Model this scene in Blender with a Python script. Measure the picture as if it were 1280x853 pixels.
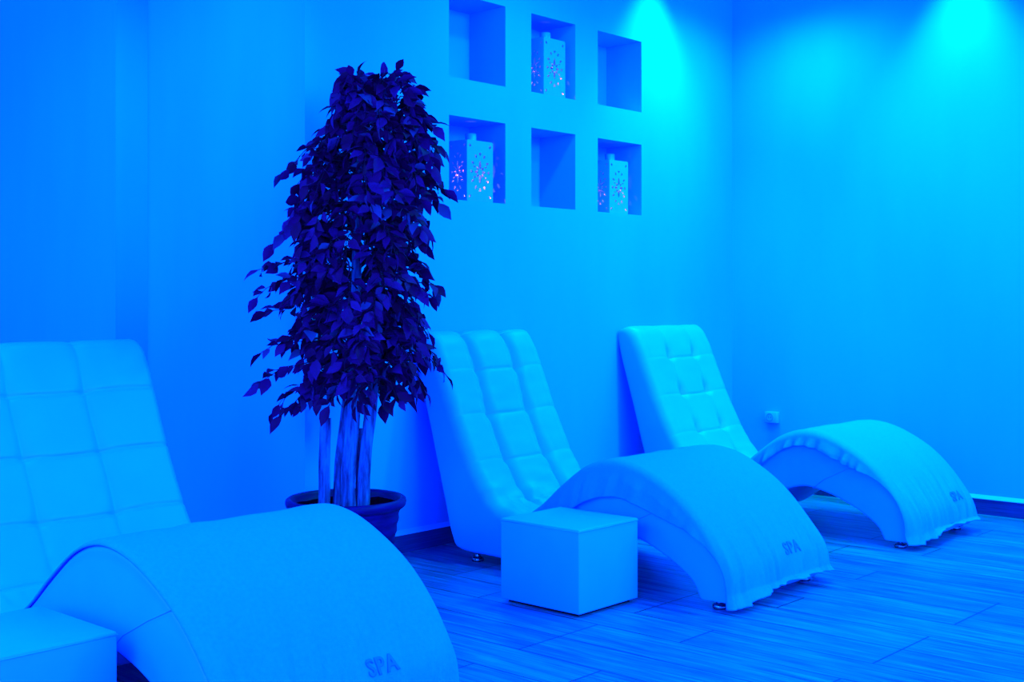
import bpy, bmesh, math, random
from mathutils import Vector, noise
random.seed(7)
C = bpy.context.scene
for o in list(bpy.data.objects): bpy.data.objects.remove(o)
COL = C.collection

# ------------------------------------------------------------------ camera
F_PX, EYE, HOR = 1550.0, 1.5, 375.0
YAW = math.atan(1404 / F_PX)
FWD = Vector((math.cos(YAW), math.sin(YAW), 0)); RGT = Vector((math.sin(YAW), -math.cos(YAW), 0))
cd = bpy.data.cameras.new('camera'); cam = bpy.data.objects.new('camera', cd); COL.objects.link(cam)
cd.sensor_width = 36; cd.lens = F_PX / 1280 * 36
cd.shift_y = -(426.5 - HOR) / 1280
cd.clip_start = 0.05
cam.location = (0, 0, EYE)
cam.rotation_euler = (math.pi / 2, 0, -math.atan2(FWD.x, FWD.y))
C.camera = cam

# ------------------------------------------------------------------ light
C.view_settings.view_transform = 'Standard'; C.view_settings.look = 'None'
C.view_settings.gamma = 1; C.view_settings.use_curve_mapping = False
C.view_settings.exposure = 0.0
w = bpy.data.worlds.new('world'); C.world = w; w.use_nodes = True
w.node_tree.nodes['Background'].inputs[0].default_value = (0.008, 0.062, 1.0, 1)
w.node_tree.nodes['Background'].inputs[1].default_value = 18.0

def spot(loc, target, col, watts, ang, blend, rad):
    l = bpy.data.lights.new('spot_or_fill', 'SPOT'); l.color = col; l.energy = watts
    l.spot_size = math.radians(ang); l.spot_blend = blend; l.shadow_soft_size = rad
    o = bpy.data.objects.new('spot_or_fill', l); COL.objects.link(o); o.location = loc
    o.rotation_euler = (Vector(target) - Vector(loc)).to_track_quat('-Z', 'Y').to_euler()
    return o
def area(loc, target, col, watts, sx, sy):
    l = bpy.data.lights.new('fill_panel', 'AREA'); l.color = col; l.energy = watts  # unseen area fills, added to brighten the room
    l.shape = 'RECTANGLE'; l.size = sx; l.size_y = sy
    o = bpy.data.objects.new('fill_panel', l); COL.objects.link(o); o.location = loc
    o.rotation_euler = (Vector(target) - Vector(loc)).to_track_quat('-Z', 'Y').to_euler()
    return o
LED = (0.0, 1.0, 0.35)
spot((7.53, 5.10, 4.25), (7.53, 5.22, 0), LED, 300, 72, 1.0, 0.05)
spot((8.30, 3.51, 4.25), (8.42, 3.51, 0), LED, 300, 72, 1.0, 0.05)
spot((5.90, 4.50, 3.88), (5.90, 4.50, 0), LED, 70, 165, 1.0, 0.06)  # from here on: unseen fill spots, added and tuned to brighten the room
spot((8.10, 1.60, 3.88), (8.10, 1.60, 0), LED, 40, 165, 1.0, 0.06)
spot((6.70, 3.00, 3.88), (6.70, 3.00, 0), LED, 210, 165, 1.0, 0.06)
spot((7.90, 4.65, 3.88), (7.90, 4.65, 0), LED, 110, 165, 1.0, 0.06)
spot((3.60, 5.90, 3.88), (3.60, 5.90, 0), LED, 14, 165, 1.0, 0.06)
spot((1.70, 4.00, 3.88), (1.70, 4.00, 0), LED, 160, 90, 1.0, 0.06)
spot((6.50, -0.5, 3.88), (6.0, 4.5, 0.5), LED, 290, 120, 1.0, 0.5)
area((4.60, -1.5, 3.88), (5.2, 3.0, 0.5), LED, 130, 3.0, 2.0)
spot((2.40, 2.60, 3.88), (4.17, 7.01, 2.3), LED, 380, 30, 1.0, 0.08)  # added narrow fill, only to lighten the step in the recess
area((-1.0, 7.0, 3.88), (4.0, 7.0, 0.5), LED, 80, 2.0, 2.0)  # added fills from the left, for the recess and the lounger sides
area((-1.5, 3.0, 3.88), (3.0, 4.0, 0.5), LED, 80, 2.0, 3.0)
# lamps and added fills end

# ------------------------------------------------------------------ materials
def mat(name, col, rough=0.6, spec=0.3, build=None, metal=0.0):
    m = bpy.data.materials.new(name); m.use_nodes = True
    nt = m.node_tree; b = nt.nodes['Principled BSDF']
    b.inputs['Base Color'].default_value = (*col, 1); b.inputs['Roughness'].default_value = rough
    b.inputs['Specular IOR Level'].default_value = spec; b.inputs['Metallic'].default_value = metal
    if build: build(nt, b)
    return m
def N(nt, t, **kw):
    n = nt.nodes.new(t)
    for k, v in kw.items(): setattr(n, k, v)
    return n
def coords(nt, scale=(1, 1, 1), rot=(0, 0, 0), loc=(0, 0, 0), src='Object'):
    tc = N(nt, 'ShaderNodeTexCoord'); mp = N(nt, 'ShaderNodeMapping')
    mp.inputs['Scale'].default_value = scale; mp.inputs['Rotation'].default_value = rot; mp.inputs['Location'].default_value = loc
    nt.links.new(tc.outputs[src], mp.inputs[0]); return mp.outputs[0]
def noise_tex(nt, vec, scale, detail=3, rough=0.5):
    n = N(nt, 'ShaderNodeTexNoise'); n.inputs['Scale'].default_value = scale
    n.inputs['Detail'].default_value = detail; n.inputs['Roughness'].default_value = rough
    nt.links.new(vec, n.inputs['Vector']); return n.outputs['Fac']
def ramp(nt, fac, stops):
    r = N(nt, 'ShaderNodeValToRGB'); e = r.color_ramp.elements
    e[0].position, e[0].color = stops[0][0], (*stops[0][1], 1)
    e[1].position, e[1].color = stops[-1][0], (*stops[-1][1], 1)
    for p, c in stops[1:-1]:
        q = e.new(p); q.color = (*c, 1)
    nt.links.new(fac, r.inputs[0]); return r.outputs[0]
def bump(nt, b, fac, strength, dist=0.01):
    n = N(nt, 'ShaderNodeBump'); n.inputs['Strength'].default_value = strength; n.inputs['Distance'].default_value = dist
    nt.links.new(fac, n.inputs['Height']); nt.links.new(n.outputs[0], b.inputs['Normal'])
def mixed(base, var, scale, vscale=(1, 1, 1), bs=0.0, bscale=None, bd=0.01, det=4, bvs=None):
    def f(nt, b):
        v = coords(nt, vscale)
        lo = tuple(max(0, c * (1 - var)) for c in base); hi = tuple(min(1, c * (1 + var)) for c in base)
        fac = noise_tex(nt, v, scale, det)
        nt.links.new(ramp(nt, fac, [(0.3, lo), (0.7, hi)]), b.inputs['Base Color'])
        if bs: bump(nt, b, noise_tex(nt, coords(nt, bvs) if bvs else v, bscale or scale, 3), bs, bd)
    return f
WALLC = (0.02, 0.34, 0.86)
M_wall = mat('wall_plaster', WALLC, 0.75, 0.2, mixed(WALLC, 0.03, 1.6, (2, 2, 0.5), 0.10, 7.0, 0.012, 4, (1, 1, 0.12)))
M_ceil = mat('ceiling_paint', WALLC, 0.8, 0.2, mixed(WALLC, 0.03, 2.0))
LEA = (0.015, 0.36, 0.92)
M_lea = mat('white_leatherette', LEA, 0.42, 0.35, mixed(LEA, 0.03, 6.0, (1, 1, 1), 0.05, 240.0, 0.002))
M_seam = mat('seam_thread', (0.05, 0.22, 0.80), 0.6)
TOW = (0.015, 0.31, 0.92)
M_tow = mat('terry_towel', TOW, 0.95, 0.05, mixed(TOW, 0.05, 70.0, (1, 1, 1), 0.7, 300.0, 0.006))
M_let = mat('towel_lettering', (0.015, 0.18, 0.80), 0.95, 0.05, mixed((0.015, 0.18, 0.80), 0.05, 90.0))  # darker than the towel: shading of the pressed-in letters put into the colour
M_chrome = mat('chrome', (0.1, 0.25, 0.3), 0.2, 0.5, None, 1.0)
M_dark = mat('black_plastic', (0.01, 0.004, 0.004), 0.5)
M_pot = mat('dark_plastic_pot', (0.03, 0.001, 0.07), 0.45, 0.12, mixed((0.03, 0.001, 0.07), 0.25, 14, (1, 1, 4), 0.1, 30))
M_soil = mat('soil', (0.06, 0.002, 0.008), 0.95, 0.0, mixed((0.08, 0.001, 0.008), 0.6, 60, (1, 1, 1), 0.8, 70, 0.02))
def bark(nt, b):
    v = coords(nt, (9, 9, 1.1))
    f = noise_tex(nt, v, 4.0, 6, 0.65)
    nt.links.new(ramp(nt, f, [(0.30, (0.03, 0.005, 0.05)), (0.46, (0.03, 0.07, 0.16)), (0.66, (0.03, 0.20, 0.4))]), b.inputs['Base Color'])
    bump(nt, b, f, 0.6, 0.01)
M_bark = mat('pale_bark', (0.2, 0.3, 0.6), 0.85, 0.1, bark)
M_twig = mat('twig', (0.07, 0.005, 0.02), 0.8, 0.1)
def leafm(nt, b):
    g = N(nt, 'ShaderNodeNewGeometry')
    nt.links.new(ramp(nt, g.outputs['Random Per Island'], [(0.0, (0.10, 0.0008, 0.022)), (0.5, (0.14, 0.0012, 0.05)), (0.9, (0.16, 0.006, 0.085)), (1.0, (0.08, 0.05, 0.14))]), b.inputs['Base Color'])
M_leaf = mat('leaf', (0.1, 0.02, 0.3), 0.6, 0.06, leafm)
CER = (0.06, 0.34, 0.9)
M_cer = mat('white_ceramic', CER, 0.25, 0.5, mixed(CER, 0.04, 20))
M_inner_shade = mat('inner_shade', (0.006, 0.001, 0.006), 0.9, 0.05)  # shade inside the lanterns put into the colour, so the holes read dark
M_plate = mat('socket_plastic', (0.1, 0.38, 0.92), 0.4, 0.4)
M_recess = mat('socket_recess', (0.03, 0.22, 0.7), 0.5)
M_wax = mat('candle_wax', (0.8, 0.5, 0.6), 0.5)
def flamem(nt, b):
    b.inputs['Emission Color'].default_value = (1.0, 0.5, 0.35, 1); b.inputs['Emission Strength'].default_value = 6
M_flame = mat('flame', (1, 0.6, 0.3), 0.5, 0.2, flamem)
def floorm(nt, b):
    tc = N(nt, 'ShaderNodeTexCoord'); sp = N(nt, 'ShaderNodeSeparateXYZ'); cb = N(nt, 'ShaderNodeCombineXYZ')
    nt.links.new(tc.outputs['Object'], sp.inputs[0])
    ax = N(nt, 'ShaderNodeMath', operation='ADD'); ax.inputs[1].default_value = 20 * 0.2755 - 3.685 + 0.2755
    ay = N(nt, 'ShaderNodeMath', operation='ADD'); ay.inputs[1].default_value = 12.31
    nt.links.new(sp.outputs[0], ax.inputs[0]); nt.links.new(sp.outputs[1], ay.inputs[0])
    nt.links.new(ay.outputs[0], cb.inputs[0]); nt.links.new(ax.outputs[0], cb.inputs[1])
    br = N(nt, 'ShaderNodeTexBrick'); br.offset = 0.37; br.offset_frequency = 3; br.squash = 1.0
    br.inputs['Scale'].default_value = 1; br.inputs['Brick Width'].default_value = 1.22; br.inputs['Row Height'].default_value = 0.2755
    br.inputs['Mortar Size'].default_value = 0.0048; br.inputs['Mortar Smooth'].default_value = 0.1; br.inputs['Bias'].default_value = 0
    br.inputs['Color1'].default_value = (0, 0, 0, 1); br.inputs['Color2'].default_value = (1, 1, 1, 1); br.inputs['Mortar'].default_value = (0.5, 0.5, 0.5, 1)
    nt.links.new(cb.outputs[0], br.inputs['Vector'])
    v = coords(nt, (26, 1.3, 1)); g1 = noise_tex(nt, v, 1.0, 6, 0.65)
    v2 = coords(nt, (90, 3.0, 1)); g2 = noise_tex(nt, v2, 1.0, 4, 0.6)
    a = N(nt, 'ShaderNodeMath', operation='MULTIPLY_ADD'); a.inputs[1].default_value = 0.55
    nt.links.new(g1, a.inputs[0])
    h = N(nt, 'ShaderNodeMath', operation='MULTIPLY'); h.inputs[1].default_value = 0.45; nt.links.new(g2, h.inputs[0]); nt.links.new(h.outputs[0], a.inputs[2])
    t = N(nt, 'ShaderNodeMath', operation='MULTIPLY_ADD'); t.inputs[1].default_value = 0.05
    sb = N(nt, 'ShaderNodeSeparateColor'); nt.links.new(br.outputs['Color'], sb.inputs[0]); nt.links.new(sb.outputs[0], t.inputs[0]); nt.links.new(a.outputs[0], t.inputs[2])
    col = ramp(nt, t.outputs[0], [(0.38, (0.01, 0.008, 0.09)), (0.50, (0.01, 0.105, 0.22)), (0.64, (0.01, 0.28, 0.40))])
    mx = N(nt, 'ShaderNodeMix', data_type='RGBA'); mx.inputs[7].default_value = (0.002, 0.001, 0.008, 1)
    nt.links.new(br.outputs['Fac'], mx.inputs[0]); nt.links.new(col, mx.inputs[6]); nt.links.new(mx.outputs[2], b.inputs['Base Color'])
    bump(nt, b, a.outputs[0], 0.12, 0.004)
M_floor = mat('wood_plank_floor', (0.06, 0.17, 0.46), 0.34, 0.5, floorm)
BB = (0.01, 0.03, 0.15)
M_base = mat('dark_wood_skirting', BB, 0.45, 0.2, mixed(BB, 0.3, 12, (0.4, 0.4, 12)))
M_cap = mat('skirting_cap', (0.1, 0.42, 0.9), 0.5, 0.3)

# ------------------------------------------------------------------ helpers
def link(name, me, m, parent=None):
    o = bpy.data.objects.new(name, me); COL.objects.link(o)
    if m:
        me.materials.clear(); me.materials.append(m)
    if parent: o.parent = parent
    return o
def obj(name, bm, m, parent=None, smooth=True):
    bmesh.ops.recalc_face_normals(bm, faces=bm.faces)
    me = bpy.data.meshes.new(name); bm.to_mesh(me); bm.free()
    for p in me.polygons: p.use_smooth = smooth
    return link(name, me, m, parent)
def thing(name, label, cat, loc=(0, 0, 0), rz=0, group=None):
    o = bpy.data.objects.new(name, None); COL.objects.link(o); o.location = loc; o.rotation_euler = (0, 0, rz)
    o.empty_display_size = 0.1
    return tag(o, label, cat, group)
def tag(o, label, cat, group=None):
    o['label'] = label; o['category'] = cat
    if group: o['group'] = group
    return o
def struct(name, bm, m, smooth=False):
    o = obj(name, bm, m, None, smooth); o['kind'] = 'structure'; return o
def add_box(bm, x0, x1, y0, y1, z0, z1):
    v = [bm.verts.new((x, y, z)) for x in (x0, x1) for y in (y0, y1) for z in (z0, z1)]
    for f in ((0, 1, 3, 2), (4, 6, 7, 5), (0, 4, 5, 1), (2, 3, 7, 6), (0, 2, 6, 4), (1, 5, 7, 3)):
        bm.faces.new([v[i] for i in f])
def bevel_box(x0, x1, y0, y1, z0, z1, r, seg=3):
    bm = bmesh.new(); add_box(bm, x0, x1, y0, y1, z0, z1)
    bmesh.ops.bevel(bm, geom=list(bm.edges), offset=r, segments=seg, profile=0.5, affect='EDGES')
    return bm
def quad(bm, *p): bm.faces.new([bm.verts.new(q) for q in p])
def add_lathe(bm, prof, n=48, cx=0, cy=0, closed=False):
    rings = []
    for r, z in prof:
        if r < 1e-6: rings.append([bm.verts.new((cx, cy, z))])
        else: rings.append([bm.verts.new((cx + r * math.cos(2 * math.pi * k / n), cy + r * math.sin(2 * math.pi * k / n), z)) for k in range(n)])
    for a, b in zip(rings, rings[1:]):
        for k in range(n):
            q = [a[k % len(a)], a[(k + 1) % len(a)], b[(k + 1) % len(b)], b[k % len(b)]]
            u = []
            for t in q:
                if t not in u: u.append(t)
            if len(u) > 2: bm.faces.new(u)
def add_tube(bm, pts, rads, n=8, wob=None, caps=True):
    pts = [Vector(p) for p in pts]; rings = []
    for i, p in enumerate(pts):
        d = (pts[min(i + 1, len(pts) - 1)] - pts[max(i - 1, 0)]).normalized()
        a = d.orthogonal().normalized() if i == 0 else (prev - d * prev.dot(d)).normalized()
        prev = a; b = d.cross(a)
        ring = []
        for k in range(n):
            t = 2 * math.pi * k / n
            r = rads[i] if not isinstance(rads, (int, float)) else rads
            if wob: r *= 1 + wob * noise.noise(Vector((p.x * 9 + 3 * math.cos(t), p.y * 9 + 3 * math.sin(t), p.z * 5)))
            ring.append(bm.verts.new(p + (a * math.cos(t) + b * math.sin(t)) * r))
        rings.append(ring)
    for r0, r1 in zip(rings, rings[1:]):
        for k in range(n): bm.faces.new((r0[k], r0[(k + 1) % n], r1[(k + 1) % n], r1[k]))
    if caps:
        bm.faces.new(rings[0][::-1]); bm.faces.new(rings[-1])
def catmull(P, n):
    out = []; m = len(P)
    for i in range(m - 1):
        p0, p1, p2, p3 = P[max(i - 1, 0)], P[i], P[i + 1], P[min(i + 2, m - 1)]
        for k in range(n):
            t = k / n
            out.append(tuple(0.5 * (2 * b + (c - a) * t + (2 * a - 5 * b + 4 * c - d) * t * t + (3 * b - a - 3 * c + d) * t ** 3) for a, b, c, d in zip(p0, p1, p2, p3)))
    out.append(tuple(P[-1])); return out
def smooth(a, b, x):
    t = max(0, min(1, (x - a) / (b - a))); return t * t * (3 - 2 * t)

# ------------------------------------------------------------------ setting
WY, WX = 5.42, 8.64          # wall with the niches, wall on the right
EX, RY, RX = 4.288, 7.01, 4.064   # its free end, the step in the recess behind
CEIL = 4.30
bm = bmesh.new(); add_box(bm, -4, WX + .1, -5, 9.2, -0.1, 0); struct('floor', bm, M_floor)
bm = bmesh.new(); add_box(bm, -4, WX + .1, -5, 9.2, CEIL, CEIL + 0.1); struct('ceiling', bm, M_ceil)
bm = bmesh.new(); add_box(bm, WX, WX + 0.1, -5, WY + 0.5, 0, CEIL); struct('wall_right', bm, M_wall)
NX = [(5.405, 5.920), (6.174, 6.635), (6.884, 7.403)]
NZ = [(2.122, 2.642), (2.880, 3.400)]
ND = 0.326
bm = bmesh.new()
xs = sorted([EX, WX] + [v for p in NX for v in p]); zs = sorted([0, CEIL] + [v for p in NZ for v in p])
for i in range(len(xs) - 1):
    for k in range(len(zs) - 1):
        hole = i % 2 == 1 and k % 2 == 1
        x0, x1, z0, z1 = xs[i], xs[i + 1], zs[k], zs[k + 1]
        if not hole: quad(bm, (x0, WY, z0), (x1, WY, z0), (x1, WY, z1), (x0, WY, z1))
        else:
            y1 = WY + ND
            quad(bm, (x0, y1, z0), (x1, y1, z0), (x1, y1, z1), (x0, y1, z1))
            quad(bm, (x0, WY, z0), (x0, y1, z0), (x0, y1, z1), (x0, WY, z1))
            quad(bm, (x1, WY, z0), (x1, y1, z0), (x1, y1, z1), (x1, WY, z1))
            quad(bm, (x0, WY, z0), (x1, WY, z0), (x1, y1, z0), (x0, y1, z0))
            quad(bm, (x0, WY, z1), (x1, WY, z1), (x1, y1, z1), (x0, y1, z1))
# the free end of the wall, the step and the far recess
quad(bm, (EX, WY, 0), (EX, RY, 0), (EX, RY, CEIL), (EX, WY, CEIL))
quad(bm, (EX, RY, 0), (RX, RY, 0), (RX, RY, CEIL), (EX, RY, CEIL))
quad(bm, (RX, RY, 0), (RX, 9.2, 0), (RX, 9.2, CEIL), (RX, RY, CEIL))
bmesh.ops.remove_doubles(bm, verts=bm.verts, dist=1e-5)
struct('wall_back', bm, M_wall)
bm = bmesh.new(); add_box(bm, -4, RX, 9.2, 9.3, 0, CEIL); struct('wall_recess', bm, M_wall)
def skirting(side, x0, x1, y0, y1, cx0, cx1, cy0, cy1):
    bm = bmesh.new(); add_box(bm, x0, x1, y0, y1, 0, 0.108); struct('baseboard_' + side, bm, M_base)
    bm = bmesh.new(); add_box(bm, cx0, cx1, cy0, cy1, 0.108, 0.112)
    back = side == 'back'
    if back: P = [(cx0, cy0, 0.112), (cx1, cy0, 0.112), (cx1, cy1, 0.136), (cx0, cy1, 0.136)]
    else: P = [(cx0, cy0, 0.112), (cx0, cy1, 0.112), (cx1, cy1, 0.136), (cx1, cy0, 0.136)]
    quad(bm, *P)
    struct('trim_' + str(1 if side == 'back' else 2), bm, M_cap)
skirting('back', EX, WX - 0.012, WY - 0.012, WY, EX, WX - 0.012, WY - 0.022, WY)
skirting('right', WX - 0.012, WX, -5, WY, WX - 0.022, WX, -5, WY)

# ------------------------------------------------------------------ loungers
# side profile of the wave lounger: cushion line (top) and shell line (bottom), head to foot, as (y, z)
BACK = [((5.382, 1.292), (5.412, 1.235)), ((5.325, 1.312), (5.408, 1.205)), ((5.255, 1.275), (5.400, 1.16)), ((5.190, 1.165), (5.375, 1.06)),
        ((5.115, 0.99), (5.325, 0.90)), ((5.045, 0.83), (5.275, 0.74)), ((4.965, 0.67), (5.22, 0.55)), ((4.875, 0.515), (5.155, 0.33)),
        ((4.79, 0.405), (5.095, 0.13)), ((4.70, 0.335), (5.03, 0.06)), ((4.60, 0.30), (4.80, 0.05)), ((4.50, 0.315), (4.60, 0.05))]
LEGR = [((4.50, 0.315), (4.60, 0.05)), ((4.39, 0.385), (4.44, 0.055)), ((4.25, 0.50), (4.29, 0.15)), ((4.09, 0.61), (4.11, 0.255)), ((3.93, 0.66), (3.93, 0.312)),
        ((3.77, 0.645), (3.76, 0.285)), ((3.61, 0.58), (3.60, 0.225)), ((3.46, 0.485), (3.49, 0.165)), ((3.33, 0.355), (3.42, 0.11)), ((3.225, 0.20), (3.39, 0.055)),
        ((3.20, 0.085), (3.385, 0.045)), ((3.215, 0.045), (3.375, 0.042))]
Y0 = 4.2
ROWS_Z = [1.09, 0.83, 0.575, 0.36]
def section(T, B, W, rt, rb, disp=None, nx=132):
    """rounded rectangle across the lounger between the shell point B and the cushion point T"""
    T = Vector((0, T[0] - Y0, T[1])); B = Vector((0, B[0] - Y0, B[1])); n = T - B; h = n.length; n = n / h
    rt = min(rt, h * 0.48); rb = min(rb, h * 0.48); hw = W / 2
    pts = []
    for k in range(6):                                     # shell corner, left
        a = math.pi / 2 * k / 5; pts.append((-hw + rb - rb * math.sin(a), rb - rb * math.cos(a)))
    for k in range(8):                                     # cushion corner, left
        a = math.pi / 2 * k / 7; pts.append((-hw + rt - rt * math.cos(a), h - rt + rt * math.sin(a)))
    for k in range(1, nx):
        pts.append((-hw + rt + (W - 2 * rt) * k / nx, h))
    mir = [(-x, v) for x, v in pts[:14]][::-1]
    pts = pts + mir
    out = []
    for x, v in pts:
        d = disp(x) * smooth(h * 0.45, h * 0.9, v) if disp else 0
        out.append(B + n * (v + d) + Vector((x, 0, 0)))
    return out
def loft(stations, W, rt, rb, sub, disp=None):
    P = catmull([(*t, *b) for t, b in stations], sub)
    bm = bmesh.new(); rings = []; s = 0; last = None
    for p in P:
        T, B = p[:2], p[2:]
        if last: s += math.hypot(T[0] - last[0], T[1] - last[1])
        last = T
        f = (lambda x, s=s, T=T: disp(x, s, T)) if disp else None
        rings.append([bm.verts.new(q) for q in section(T, B, W, rt, rb, f)])
    m = len(rings[0])
    for r0, r1 in zip(rings, rings[1:]):
        for k in range(m): bm.faces.new((r0[k], r0[(k + 1) % m], r1[(k + 1) % m], r1[k]))
    bm.faces.new(rings[0]); bm.faces.new(rings[-1][::-1])
    return bm
def tufting(W, c0, c1, av, wv, ah, wh, ab, wb, base, mid, crease, seed):
    """two lengthwise seams, four cross seams (by height) and the pinched points where they meet"""
    cols = [-W * c0, W * c1]
    def f(x, s, T):
        z = T[1]
        wav = 0.007 * math.sin(z * 9 + seed)
        dv = min(abs(x - c - wav) for c in cols)
        fade = smooth(0.30, 0.38, z)
        over = 1.0 if T[0] < 5.30 else 0.6
        m = base + mid * smooth(W * 0.22, W * 0.10, abs(x))
        zz = z - 0.010 * math.sin((x + W / 2) / (W / 3) * math.pi) * 0.6
        dh = min(abs(zz - r) for r in ROWS_Z) if T[0] < 5.26 else 1
        d = -av * over * math.exp(-dv / wv) * fade - ah * m * math.exp(-dh / wh)
        up = min((zz - r) for r in ROWS_Z if zz - r > -0.05) if T[0] < 5.26 and zz > ROWS_Z[-1] - 0.05 else 1
        d -= ab * math.exp(-(dv / wb) ** 2 - ((up / (wb * 1.9)) ** 2 if up > 0 else (up / (wb * 0.5)) ** 2)) * fade
        q = noise.noise(Vector((x * 5 + seed, s * 15, seed)))
        q2 = noise.noise(Vector((x * 22 + seed, s * 9, seed + 3)))
        d += crease * (q * (0.3 + 0.9 * math.exp(-((z - 0.40) / 0.10) ** 2)) + 1.3 * q2 * math.exp(-((z - 0.33) / 0.045) ** 2))
        return d
    return f
def make_foot(x, y, z1, parent):
    bm = bmesh.new()
    add_lathe(bm, [(0, 0.0), (0.034, 0.0), (0.036, 0.004), (0.036, 0.016), (0.030, 0.021), (0.020, 0.024), (0.017, 0.03), (0.017, z1), (0, z1)], 20)
    for v in bm.verts: v.co += Vector((x, y - Y0, 0))
    return obj('foot', bm, M_chrome, parent)
def lounger(xl, xr, label, rt, tuft, rz=0):
    W = xr - xl; xc = (xl + xr) / 2
    t = thing('wave_lounger', label, 'lounger', (xc, Y0, 0), rz, 'wave loungers')
    obj('backrest', loft(BACK, W, rt, 0.03, 28, tufting(W, *tuft)), M_lea, t)
    lr = obj('leg_rest', loft(LEGR, W, 0.028, 0.02, 6, lambda x, s, T: 0.004 * noise.noise(Vector((x * 4, s * 5, xl)))), M_lea, t)
    for sx in (-1, 1):
        bm = bmesh.new(); xx = sx * (W / 2 + 0.0005)
        add_tube(bm, [(xx, 3.50 - Y0, 0.50), (xx, 3.63 - Y0, 0.445), (xx, 3.78 - Y0, 0.37), (xx, 3.86 - Y0, 0.305)], 0.0016, 6)
        obj('side_seam', bm, M_seam, lr)
    for x in (-W / 2 + 0.055, W / 2 - 0.055):
        make_foot(x, 3.30, 0.075, t); make_foot(x, 4.93, 0.075, t)
    return t
L1 = lounger(2.205, 3.235, 'white wave lounger nearest the camera, cut off by the left edge, quilted flat backrest', 0.05, (0.197, 0.150, 0.017, 0.030, 0.013, 0.0055, 0.006, 0.03, 0.9, 0.1, 0.004, 1.3), 0.02)
L2 = lounger(5.095, 6.025, 'white wave lounger with deep tufted backrest, between the potted tree and the far lounger', 0.085, (0.165, 0.215, 0.052, 0.036, 0.011, 0.010, 0.014, 0.05, 0.5, 0.6, 0.014, 4.1))
L3 = lounger(7.095, 8.02, 'white wave lounger farthest from the camera, below the wall socket in the corner', 0.085, (0.150, 0.195, 0.006, 0.04, 0.008, 0.007, 0.038, 0.035, 0.45, 0.6, 0.006, 8.7))

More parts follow.
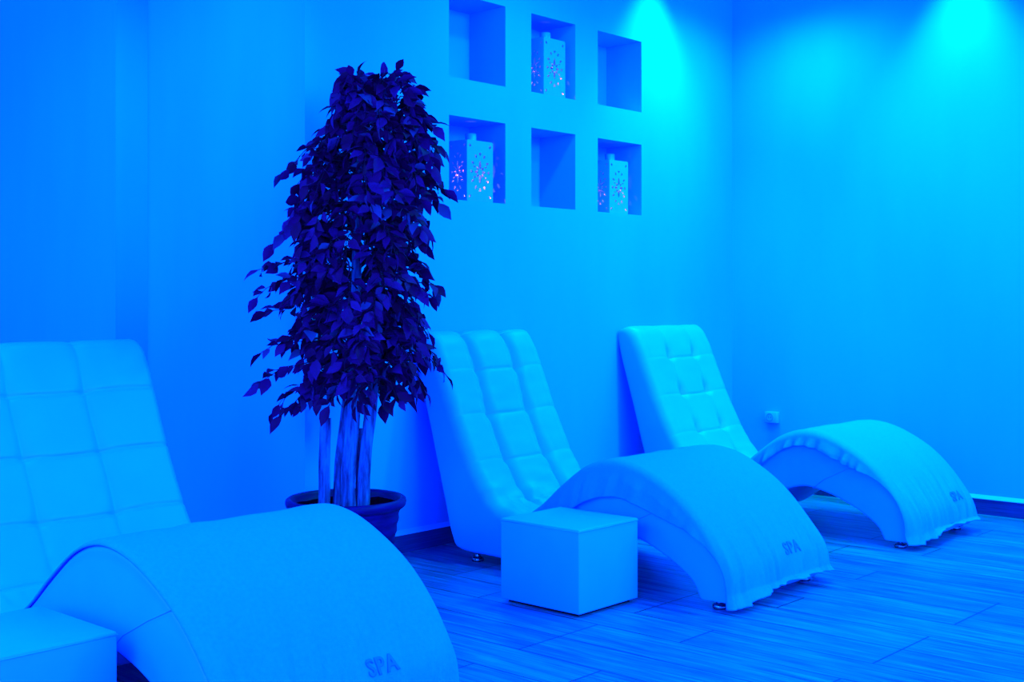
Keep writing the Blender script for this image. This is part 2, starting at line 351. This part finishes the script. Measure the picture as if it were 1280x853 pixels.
# ------------------------------------------------------------------ towels on the leg rests
class Towel:
    """cloth laid on the leg rest: point at arc length s (0 in the seat dip) and sideways place q"""
    def __init__(self, W, seed, over_l, over_r, y_start, hem, gather=0.008):
        self.gather = gather; self.patch = (9, 9)
        P = catmull([t for t, b in LEGR[:-1]], 10); Bt = catmull([b for t, b in LEGR[:-1]], 10)
        self.P = [p for p, b in zip(P, Bt) if p[0] <= y_start]; self.B = [b for p, b in zip(P, Bt) if p[0] <= y_start]
        self.S = [0]
        for a, b in zip(self.P, self.P[1:]): self.S.append(self.S[-1] + math.hypot(a[0] - b[0], a[1] - b[1]))
        self.W, self.seed, self.ol, self.orr, self.hem = W, seed, over_l, over_r, hem
        self.len = self.S[-1]
    def frame(self, s):
        S = self.S; s = max(0, min(self.len, s))
        i = 0
        while i < len(S) - 2 and S[i + 1] < s: i += 1
        u = (s - S[i]) / (S[i + 1] - S[i])
        T = Vector((0, self.P[i][0] * (1 - u) + self.P[i + 1][0] * u - Y0, self.P[i][1] * (1 - u) + self.P[i + 1][1] * u))
        B = Vector((0, self.B[i][0] * (1 - u) + self.B[i + 1][0] * u - Y0, self.B[i][1] * (1 - u) + self.B[i + 1][1] * u))
        return T, (T - B).normalized()
    def at(self, s, q, lift=0.0):
        T, n = self.frame(s); hw = self.W / 2 + 0.006; r = 0.034
        wr = noise.noise(Vector((q * 7 + self.seed, s * 1.6, self.seed))) * 0.006 + noise.noise(Vector((q * 3, s * 3 + self.seed, 2))) * 0.005
        hang = smooth(self.len - 0.42, self.len, s)
        wr += hang * 0.042 * (noise.noise(Vector((q * 12 + s * 3.0, s * 1.1, self.seed + 5))) + 0.6 * noise.noise(Vector((q * 31 + 3 * s, s, self.seed + 9)))) + 0.004 * noise.noise(Vector((q * 10 + s * 1.6, s * 0.7, self.seed + 7)))
        s1, q1 = self.patch                                    # the stiff woven patch of lettering lies flat
        wr *= 1 - 0.92 * math.exp(-(((s - s1) / 0.10) ** 2 + ((q - q1) / 0.15) ** 2) ** 2)
        flat = hw - r; a = abs(q); sg = 1 if q > 0 else -1
        off = 0.011 + lift
        if a <= flat:
            return T + Vector((q, 0, 0)) + n * (off + max(-0.006, wr))
        arc = (a - flat) / r
        if arc <= math.pi / 2:
            x = flat + r * math.sin(arc); d = r - r * math.cos(arc)
            return T + Vector((sg * (x + off * math.sin(arc)), 0, 0)) + n * (off * math.cos(arc) - d + wr * math.cos(arc) + 0.0)
        dn = a - flat - r * math.pi / 2
        fold = (noise.noise(Vector((s * 9 + self.seed, 0, 3))) * 0.020 + self.gather * noise.noise(Vector((s * 24 + 9 * dn + self.seed, 1, 7)))) * min(1, dn / 0.06) + 0.012 * min(1, dn / 0.05)
        down = n * 0.5 + Vector((0, 0, 0.5)); down.normalize()
        return T + Vector((sg * (hw + off + max(-0.004, fold)), 0, 0)) - n * r - down * dn
    def mesh(self, ns, nq):
        bm = bmesh.new(); grid = []
        r = 0.034; flat = self.W / 2 + 0.006 - r
        for i in range(ns + 1):
            s = self.len * i / ns; row = []
            L = -(flat + self.ol(s)); R = flat + self.orr(s)
            for k in range(nq + 1):
                q = L + (R - L) * k / nq
                row.append(bm.verts.new(self.at(s, q)))
            grid.append(row)
        nh = 8                                                   # the hem falls free of the foot
        for i in range(1, nh + 1):
            row = []
            for k in range(nq + 1):
                u = k / nq; base = grid[ns][k].co; hz = self.hem(u)
                g = i / nh
                z = base.z + (hz - base.z) * g
                fl = 0.03 * g + 0.010 * g * math.sin(u * 15 + self.seed) + 0.008 * g * math.sin(u * 37 + self.seed)
                q0 = grid[ns - 2][k].co
                row.append(bm.verts.new((base.x + (u - 0.5) * 0.03 * g, base.y - fl, z)))
            grid.append(row)
        for a, b in zip(grid, grid[1:]):
            for k in range(nq): bm.faces.new((a[k], a[k + 1], b[k + 1], b[k]))
        return bm
def text_on(tw, s0, q0, size, slant, parent):
    cu = bpy.data.curves.new('lettering', 'FONT'); cu.body = 'SPA'; cu.size = 1.0; cu.align_x = 'CENTER'; cu.offset = 0.022; cu.space_character = 1.12; cu.resolution_u = 4
    to = bpy.data.objects.new('lettering_source', cu); COL.objects.link(to)
    dg = bpy.context.evaluated_depsgraph_get(); me = bpy.data.meshes.new_from_object(to.evaluated_get(dg))
    bpy.data.objects.remove(to)
    bm = bmesh.new(); bm.from_mesh(me)
    bmesh.ops.remove_doubles(bm, verts=bm.verts, dist=1e-5)
    bmesh.ops.triangulate(bm, faces=bm.faces)
    for _ in range(2):
        bmesh.ops.subdivide_edges(bm, edges=[e for e in bm.edges if e.calc_length() > 0.10], cuts=1)
        bmesh.ops.triangulate(bm, faces=bm.faces)
    for v in bm.verts:
        v.co = tw.at(s0 - v.co.y * size, q0 + v.co.x * size + slant * v.co.y * size, 0.0075)
    o = obj('lettering', bm, M_let, parent, True)
    md = o.modifiers.new('thick', 'SOLIDIFY'); md.thickness = 0.003; md.offset = 0
    o['label'] = 'letters SPA worked into the cloth'
    return o
def lay_towel(L, W, seed, ol, orr, y_start, hem, label, txt, gather=0.008):
    tw = Towel(W, seed, ol, orr, y_start, hem, gather)
    tw.patch = (txt[0] - 0.03, txt[1])
    o = obj('towel', tw.mesh(170, 150), M_tow)
    o.location = L.location; o.rotation_euler = L.rotation_euler
    md = o.modifiers.new('thick', 'SOLIDIFY'); md.thickness = 0.008; md.offset = 0
    tag(o, label, 'towel', 'towels on the leg rests')
    text_on(tw, *txt, o)
    return tw
Wd = lambda L: {L1: 1.03, L2: 0.93, L3: 0.925}[L]
t1 = lay_towel(L1, Wd(L1), 1.7, lambda s: 0.028, lambda s: 0.14, 4.47, lambda u: 0.06, 'white terry towel spread over the nearest lounger, its letters facing the camera at bottom left', (1.525, 0.15, 0.082, 0.0))
def ol2(s):
    return 0.12 + 0.075 * smooth(0.10, 0.38, s) - 0.15 * smooth(0.85, 1.5, s)
t2 = lay_towel(L2, Wd(L2), 5.2, ol2, lambda s: 0.15, 4.47, lambda u: 0.018 + 0.060 * smooth(-0.05, 0.5, u) - 0.03 * smooth(0.65, 1.1, u), 'white terry towel over the leg rest beside the cube stool in the middle', (1.53, 0.14, 0.085, 0.0))
t3 = lay_towel(L3, Wd(L3), 9.4, lambda s: 0.12 + 0.015 * math.sin(s * 9) - 0.075 * smooth(0.85, 1.45, s), lambda s: 0.15, 4.44, lambda u: 0.035 + 0.050 * smooth(0.0, 0.5, u) - 0.02 * smooth(0.65, 1.1, u), 'white terry towel over the leg rest farthest from the camera, by the right wall', (1.47, 0.25, 0.085, 0.0), 0.036)

# ------------------------------------------------------------------ cube stools
def cube_stool(x0, x1, y0, y1, h, label):
    cx, cy = (x0 + x1) / 2, (y0 + y1) / 2
    t = thing('cube_stool', label, 'stool', (cx, cy, 0), 0, 'cube stools')
    hx, hy = (x1 - x0) / 2, (y1 - y0) / 2
    bm = bevel_box(-hx, hx, -hy, hy, 0.016, h, 0.007, 3)
    obj('body', bm, M_lea, t)
    bm = bmesh.new(); add_box(bm, -hx + 0.03, hx - 0.03, -hy + 0.03, hy - 0.03, 0, 0.02); obj('base', bm, M_dark, t, False)
    bm = bmesh.new(); e = 0.0015
    loop = [(-hx - e, -hy - e), (hx + e, -hy - e), (hx + e, hy + e), (-hx - e, hy + e)]
    for a, b in zip(loop, loop[1:] + loop[:1]):
        add_tube(bm, [(*a, h - 0.011), (*b, h - 0.011)], 0.0022, 6)
    obj('piping', bm, M_lea, t)
    return t
cube_stool(4.530, 4.995, 3.678, 4.180, 0.415, 'white cube stool beside the middle lounger, fully in view')
cube_stool(1.67, 2.140, 3.680, 4.195, 0.415, 'white cube stool cut off at the bottom left corner of the photo')

# ------------------------------------------------------------------ potted tree
TX, TY = 4.235, 5.01
tree = thing('potted_ficus', 'tall leafy ficus tree with pale stems in a dark round pot', 'plant', (TX, TY, 0))
bm = bmesh.new()
prof = [(0, 0.0), (0.205, 0.0), (0.215, 0.012)]
for k in range(26):
    z = 0.03 + 0.37 * k / 25; prof.append((0.218 + 0.062 * k / 25 + (0.0045 if k % 4 in (1, 2) else 0), z))
prof += [(0.283, 0.408), (0.300, 0.413), (0.312, 0.424), (0.316, 0.442), (0.313, 0.458), (0.302, 0.466), (0.287, 0.462), (0.279, 0.45), (0.274, 0.40), (0, 0.39)]
add_lathe(bm, prof, 72); obj('pot', bm, M_pot, tree)
bm = bmesh.new()
for k in range(13):
    for j in range(13): pass
rr = [0, 0.06, 0.12, 0.18, 0.23, 0.277]; rings = []
for r in rr:
    n = 1 if r == 0 else 32
    rings.append([bm.verts.new((r * math.cos(2 * math.pi * k / n), r * math.sin(2 * math.pi * k / n), 0.425 + 0.014 * noise.noise(Vector((r * 30, k * 1.7, 4))))) for k in range(n)])
for a, b in zip(rings, rings[1:]):
    for k in range(32):
        if len(a) == 1: bm.faces.new((a[0], b[k], b[(k + 1) % 32]))
        else: bm.faces.new((a[k], b[k], b[(k + 1) % 32], a[(k + 1) % 32]))
obj('soil', bm, M_soil, tree)
def rel(r, f, z): return Vector((RGT.x * r + FWD.x * f, RGT.y * r + FWD.y * f, z))   # to the right of / behind the pot's axis
def stem(pts, rads, name='trunk'):
    P = catmull([(*rel(*p), r) for p, r in zip(pts, rads)], 7)
    bm = bmesh.new(); add_tube(bm, [p[:3] for p in P], [p[3] for p in P], 14, 0.22)
    return obj(name, bm, M_bark, tree)
stem([(-0.105, -0.06, 0.40), (-0.105, -0.06, 0.62), (-0.10, -0.055, 0.885)], [0.031, 0.029, 0.028], 'stump')
stem([(-0.04, 0.0, 0.40), (-0.035, 0.0, 0.62), (0.0, 0.02, 0.95), (0.03, 0.03, 1.4), (0.05, 0.04, 2.0)], [0.030, 0.027, 0.026, 0.022, 0.012])
stem([(0.02, -0.05, 0.40), (0.02, -0.05, 0.62), (0.045, -0.04, 0.95), (0.05, -0.02, 1.35), (0.06, 0.0, 2.0), (0.07, 0.0, 2.6)], [0.040, 0.038, 0.036, 0.03, 0.022, 0.008])
stem([(0.07, 0.05, 0.40), (0.068, 0.05, 0.6), (0.06, 0.05, 0.82)], [0.026, 0.024, 0.022], 'stump')
stem([(0.09, -0.03, 0.40), (0.10, -0.03, 0.62), (0.135, -0.02, 0.95), (0.17, 0.0, 1.3), (0.18, 0.02, 1.9)], [0.036, 0.033, 0.030, 0.024, 0.012])
# crown: drooping sprigs, leaves alternate along each
def crown(z):      # half width and centre (to the right of the pot axis) by height
    K = [(0.85, .10, .02), (0.95, .26, .03), (1.05, .36, .06), (1.2, .40, .08), (1.4, .42, .07), (1.6, .43, .07), (1.75, .43, .07), (1.95, .42, .10), (2.15, .41, .12), (2.32, .38, .15), (2.48, .32, .17), (2.62, .24, .17), (2.74, .10, .16)]
    for a, b in zip(K, K[1:]):
        if z <= b[0]:
            u = max(0, (z - a[0]) / (b[0] - a[0])); return a[1] + (b[1] - a[1]) * u, a[2] + (b[2] - a[2]) * u
    return K[-1][1:]
leaf_bm = bmesh.new(); twig_bm = bmesh.new()
def leaf(p, d, up, L, wd):
    d = d.normalized(); sd = d.cross(up)
    if sd.length < 0.05: sd = d.orthogonal()
    sd.normalize(); nn = sd.cross(d).normalized()
    cs = [(0.0, 0.05, 0), (0.18, 0.62, 0.0), (0.42, 1.0, 0.02), (0.68, 0.72, -0.01), (0.86, 0.30, -0.06), (1.0, 0.0, -0.12)]
    mid = []; lf = []; rt = []
    for u, ww, c in cs:
        m_ = p + d * (L * u) + nn * (L * c); mid.append(leaf_bm.verts.new(m_))
        if ww > 0:
            e = nn * (0.30 * wd * ww * 0.5)
            lf.append(leaf_bm.verts.new(m_ + sd * (wd * ww * 0.5) + e)); rt.append(leaf_bm.verts.new(m_ - sd * (wd * ww * 0.5) + e))
    for i in range(4):
        leaf_bm.faces.new((mid[i], mid[i + 1], lf[i + 1], lf[i])); leaf_bm.faces.new((mid[i + 1], mid[i], rt[i], rt[i + 1]))
    leaf_bm.faces.new((mid[4], mid[5], lf[4])); leaf_bm.faces.new((mid[5], mid[4], rt[4]))
def sprig(z0, ang, reach, drop, nl, inner=0.1):
    hw, cx = crown(z0)
    dirv = Vector((math.cos(ang), math.sin(ang)))
    pts = []
    for k in range(7):
        u = k / 6
        rad = inner + (reach - inner) * u ** 0.8
        z = z0 + 0.09 * math.sin(min(1, u * 1.6) * math.pi / 2) - drop * u ** 2
        j = 0.012
        pts.append(rel(cx + dirv.x * rad + random.uniform(-j, j), dirv.y * rad * 0.85 + random.uniform(-j, j), z + random.uniform(-j, j)))
    add_tube(twig_bm, pts, [0.004, 0.0036, 0.0032, 0.0028, 0.0024, 0.002, 0.0014], 5, None, False)
    for k in range(nl):
        u = 0.22 + 0.78 * (k + random.random() * 0.5) / nl
        i = min(5, int(u * 6)); f = u * 6 - i
        p = pts[i].lerp(pts[i + 1], f); t = (pts[i + 1] - pts[i]).normalized()
        side = t.cross(Vector((0, 0, 1))).normalized() * (1 if k % 2 else -1)
        d = t * 0.55 + side * random.uniform(0.4, 0.95) + Vector((0, 0, random.uniform(-0.75, 0.35)))
        if k >= nl - 1: d = t + Vector((0, 0, -0.4))
        up = Vector((random.gauss(0, 1), random.gauss(0, 1), 0.5 + random.random()))
        L = random.uniform(0.072, 0.118)
        st = p + d.normalized() * 0.014
        add_tube(twig_bm, [p, st], 0.0012, 4, None, False)
        leaf(st, d, up, L, L * random.uniform(0.48, 0.62))
for i in range(205):
    z = 1.0 + 1.62 * ((i + random.random()) / 205)
    hw, cx = crown(z)
    ang = i * 2.39996 + random.uniform(-.3, .3)
    left = math.cos(ang) < -0.45 and z < 1.85
    if left and random.random() < 0.3: continue
    rch = hw * random.uniform(0.72, 1.0)
    drop = random.uniform(0.08, 0.3) if z > 1.15 else random.uniform(0.1, 0.2)
    sprig(z, ang, rch, drop, random.randint(9, 15), random.uniform(0.03, 0.12))
for i in range(70):                                     # inner leaves close to the stems
    z = random.uniform(1.05, 2.6); hw, cx = crown(z)
    sprig(z, random.uniform(0, 6.28), hw * random.uniform(0.4, 0.65), random.uniform(0.05, 0.2), 9, 0.02)
for z, a, r, dr, n in ((1.66, 3.0, 0.56, 0.10, 13), (1.60, 3.3, 0.55, 0.18, 12), (1.40, 2.9, 0.52, 0.06, 11), (1.22, 3.1, 0.52, 0.08, 12), (1.12, 3.4, 0.53, 0.14, 13), (1.02, 3.0, 0.45, 0.20, 12), (1.02, 3.5, 0.40, 0.22, 11),
                       (2.3, 3.1, 0.50, 0.25, 10), (1.95, 3.2, 0.48, 0.25, 10), (2.58, 1.0, 0.1, -0.02, 8), (2.56, 3.5, 0.14, -0.02, 8), (2.55, 5.0, 0.16, 0.0, 8), (1.25, 0.1, 0.45, 0.25, 14), (1.15, -0.3, 0.36, 0.2, 13)):
    sprig(z, a, r, dr, n, 0.04)
obj('branch', twig_bm, M_twig, tree)
obj('foliage', leaf_bm, M_leaf, tree)

# ------------------------------------------------------------------ lanterns in the niches
def drop_shape(cx, cy, ln, wd, ang):
    P = []
    for k in range(12):
        a = 2 * math.pi * k / 12
        y = math.cos(a) * ln / 2; x = math.sin(a) * wd / 2 * (1 - 0.35 * math.cos(a))
        P.append((cx + x * math.cos(ang) - y * math.sin(ang), cy + x * math.sin(ang) + y * math.cos(ang)))
    return P
def tri_shape(cx, cy, r, ang): return [(cx + r * math.cos(ang + 2 * math.pi * k / 3), cy + r * math.sin(ang + 2 * math.pi * k / 3)) for k in range(3)]
def pierced_panel(w_, h, th, side=False):
    cu = bpy.data.curves.new('panel', 'CURVE'); cu.dimensions = '2D'; cu.fill_mode = 'BOTH'; cu.extrude = th / 2
    def loop(P):
        sp = cu.splines.new('POLY'); sp.points.add(len(P) - 1)
        for q, (x, y) in zip(sp.points, P): q.co = (x, y, 0, 1)
        sp.use_cyclic_u = True
    r = 0.012
    out = []
    for cx, cy, a0 in ((w_ / 2 - r, -h / 2 + r, -90), (w_ / 2 - r, h / 2 - r, 0), (-w_ / 2 + r, h / 2 - r, 90), (-w_ / 2 + r, -h / 2 + r, 180)):
        for k in range(4):
            a = math.radians(a0 + 30 * k); out.append((cx + r * math.cos(a), cy + r * math.sin(a)))
    loop(out)
    sx = w_ / 0.24; c = -0.005
    for sg in (1, -1): loop(drop_shape(0, c + sg * 0.046, 0.054, 0.021 * sx, 0 if sg > 0 else math.pi))
    for sg in (1, -1): loop(drop_shape(sg * 0.034 * sx, c, 0.032 * sx, 0.017, -sg * math.pi / 2))
    for a in (0.7, -0.7, math.pi - 0.7, math.pi + 0.7): loop(drop_shape(-math.sin(a) * 0.036 * sx, c + math.cos(a) * 0.030, 0.026, 0.015 * sx, a))
    for k in range(12):
        a = 2 * math.pi * k / 12; x, y = math.sin(a) * 0.078 * sx, c + math.cos(a) * 0.115
        if k % 3 == 0: loop(tri_shape(x, y, 0.014 * min(1, sx * 1.2), math.pi / 2 - a + math.pi))
        else: loop(drop_shape(x, y, 0.024, 0.015 * sx, -a))
    for k in range(8):
        a = 2 * math.pi * (k + 0.5) / 8
        if abs(math.cos(a)) < 0.8: loop(drop_shape(math.sin(a) * 0.057 * sx, c + math.cos(a) * 0.09, 0.017, 0.011 * sx, -a))
    for x in (-1, 1):
        for y in (-1, 1): loop(drop_shape(x * (w_ / 2 - 0.028 * sx), y * (h / 2 - 0.034), 0.022, 0.016 * sx, -x * y * 0.6))
    o = bpy.data.objects.new('panel_source', cu); COL.objects.link(o)
    dg = bpy.context.evaluated_depsgraph_get(); me = bpy.data.meshes.new_from_object(o.evaluated_get(dg))
    bpy.data.objects.remove(o)
    bm = bmesh.new(); bm.from_mesh(me)
    for v in bm.verts: v.co = Vector((v.co.x, v.co.z, v.co.y + h / 2))
    return bm
def shade_inside(o, ax, sg):      # panel's inner face coloured dark, standing for the shade inside
    o.data.materials.append(M_inner_shade)
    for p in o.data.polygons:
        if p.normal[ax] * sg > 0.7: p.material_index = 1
def lantern(x0, x1, z0, h, label, watts):
    w_, dep, th = x1 - x0, 0.165, 0.008
    cx, cy = (x0 + x1) / 2, WY + 0.022 + dep / 2
    t = thing('lantern', label, 'lantern', (cx, cy, z0), 0, 'pierced lanterns in the niches')
    for nm, y in (('front_panel', -dep / 2 + th / 2), ('back_panel', dep / 2 - th / 2)):
        bm = pierced_panel(w_, h, th)
        for v in bm.verts: v.co.y += y
        shade_inside(obj(nm, bm, M_cer, t, False), 1, 1 if y < 0 else -1)
    for sx in (-1, 1):
        bm = pierced_panel(dep - 2 * th, h, th, True)
        for v in bm.verts: v.co = Vector((v.co.y + sx * (w_ / 2 - th / 2), v.co.x, v.co.z))
        shade_inside(obj('side_panel', bm, M_cer, t, False), 0, -sx)
    # lid with the chimney opening, then the neck
    bm = bmesh.new(); n = 32; rn = 0.036
    rin = [bm.verts.new((rn * math.cos(2 * math.pi * k / n), rn * math.sin(2 * math.pi * k / n), h)) for k in range(n)]
    rout = []
    for k in range(n):
        a = 2 * math.pi * k / n; c, s = math.cos(a), math.sin(a)
        q = min((w_ / 2 - 0.002) / max(abs(c), 1e-6), (dep / 2 - 0.002) / max(abs(s), 1e-6)); rout.append(bm.verts.new((c * q, s * q, h - 0.001)))
    for k in range(n): bm.faces.new((rin[k], rin[(k + 1) % n], rout[(k + 1) % n], rout[k]))
    obj('lid', bm, M_cer, t, False)
    bm = bmesh.new(); add_lathe(bm, [(0.036, h - 0.005), (0.036, h + 0.05), (0.033, h + 0.054), (0.030, h + 0.05), (0.030, h - 0.005)], 32); obj('neck', bm, M_cer, t)
    bm = bmesh.new(); add_box(bm, -w_ / 2 + th, w_ / 2 - th, -dep / 2 + th, dep / 2 - th, 0, 0.006); obj('bottom_plate', bm, M_cer, t, False)
    c = thing('tealight', 'small lit candle glowing inside the ' + label.split(',')[0], 'candle', (cx, cy, z0 + 0.006), 0, 'candles inside the lanterns')
    bm = bmesh.new(); add_lathe(bm, [(0, 0), (0.019, 0), (0.019, 0.016), (0.017, 0.015), (0, 0.014)], 20); obj('cup', bm, M_wax, c)
    bm = bmesh.new(); add_lathe(bm, [(0, 0.015), (0.004, 0.02), (0.0045, 0.026), (0.002, 0.036), (0, 0.042)], 10); obj('flame', bm, M_flame, c)
    l = bpy.data.lights.new('candle_light', 'POINT'); l.color = (1.0, 0.10, 0.05); l.energy = watts; l.shadow_soft_size = 0.006
    lo = bpy.data.objects.new('candle_light', l); COL.objects.link(lo); lo.parent = c; lo.location = (0, 0, 0.05)
    return t
lantern(5.586, 5.826, 2.122, 0.388, 'pierced white lantern in the lower left niche, glowing pink through its holes', 6.0)
lantern(6.326, 6.552, 2.880, 0.392, 'pierced white lantern in the upper middle niche, between two empty niches', 2.6)
lantern(7.046, 7.268, 2.122, 0.384, 'pierced white lantern in the lower right niche, nearest the room corner', 1.8)
# small dark knob standing in the empty niche at top left
bm = bmesh.new(); add_lathe(bm, [(0, 0), (0.012, 0), (0.013, 0.006), (0.008, 0.014), (0.016, 0.024), (0.019, 0.034), (0.014, 0.044), (0, 0.048)], 14)
for v in bm.verts: v.co += Vector((5.80, 5.64, 2.88)) * 0
k = obj('knob', bm, M_dark); k.location = (5.84, 5.67, 2.88)
tag(k, 'tiny dark knob on the floor of the upper left empty niche', 'ornament')

# ------------------------------------------------------------------ wall socket
ps = thing('wall_socket', 'white surface-mounted wall socket low on the right wall', 'socket', (WX, 5.04, 0.53))
bm = bevel_box(-0.045, 0, -0.055, 0.055, 0, 0.088, 0.005, 2); obj('housing', bm, M_plate, ps)
bm = bmesh.new()
add_lathe(bm, [(0.030, 0.0), (0.030, 0.003), (0.026, 0.003), (0.024, -0.001), (0, -0.001)], 28)
for v in bm.verts: v.co = Vector((-0.0455 - v.co.z, v.co.x + 0.008, v.co.y + 0.046))
rc = obj('socket_face', bm, M_recess, ps)
for dy in (-0.0095, 0.0095):
    bm = bmesh.new(); add_lathe(bm, [(0, 0), (0.004, 0), (0.004, 0.0015), (0, 0.0015)], 12)
    for v in bm.verts: v.co = Vector((-0.0456 - v.co.z, v.co.x + 0.008 + dy, v.co.y + 0.046))
    obj('pin_hole', bm, M_dark, rc)
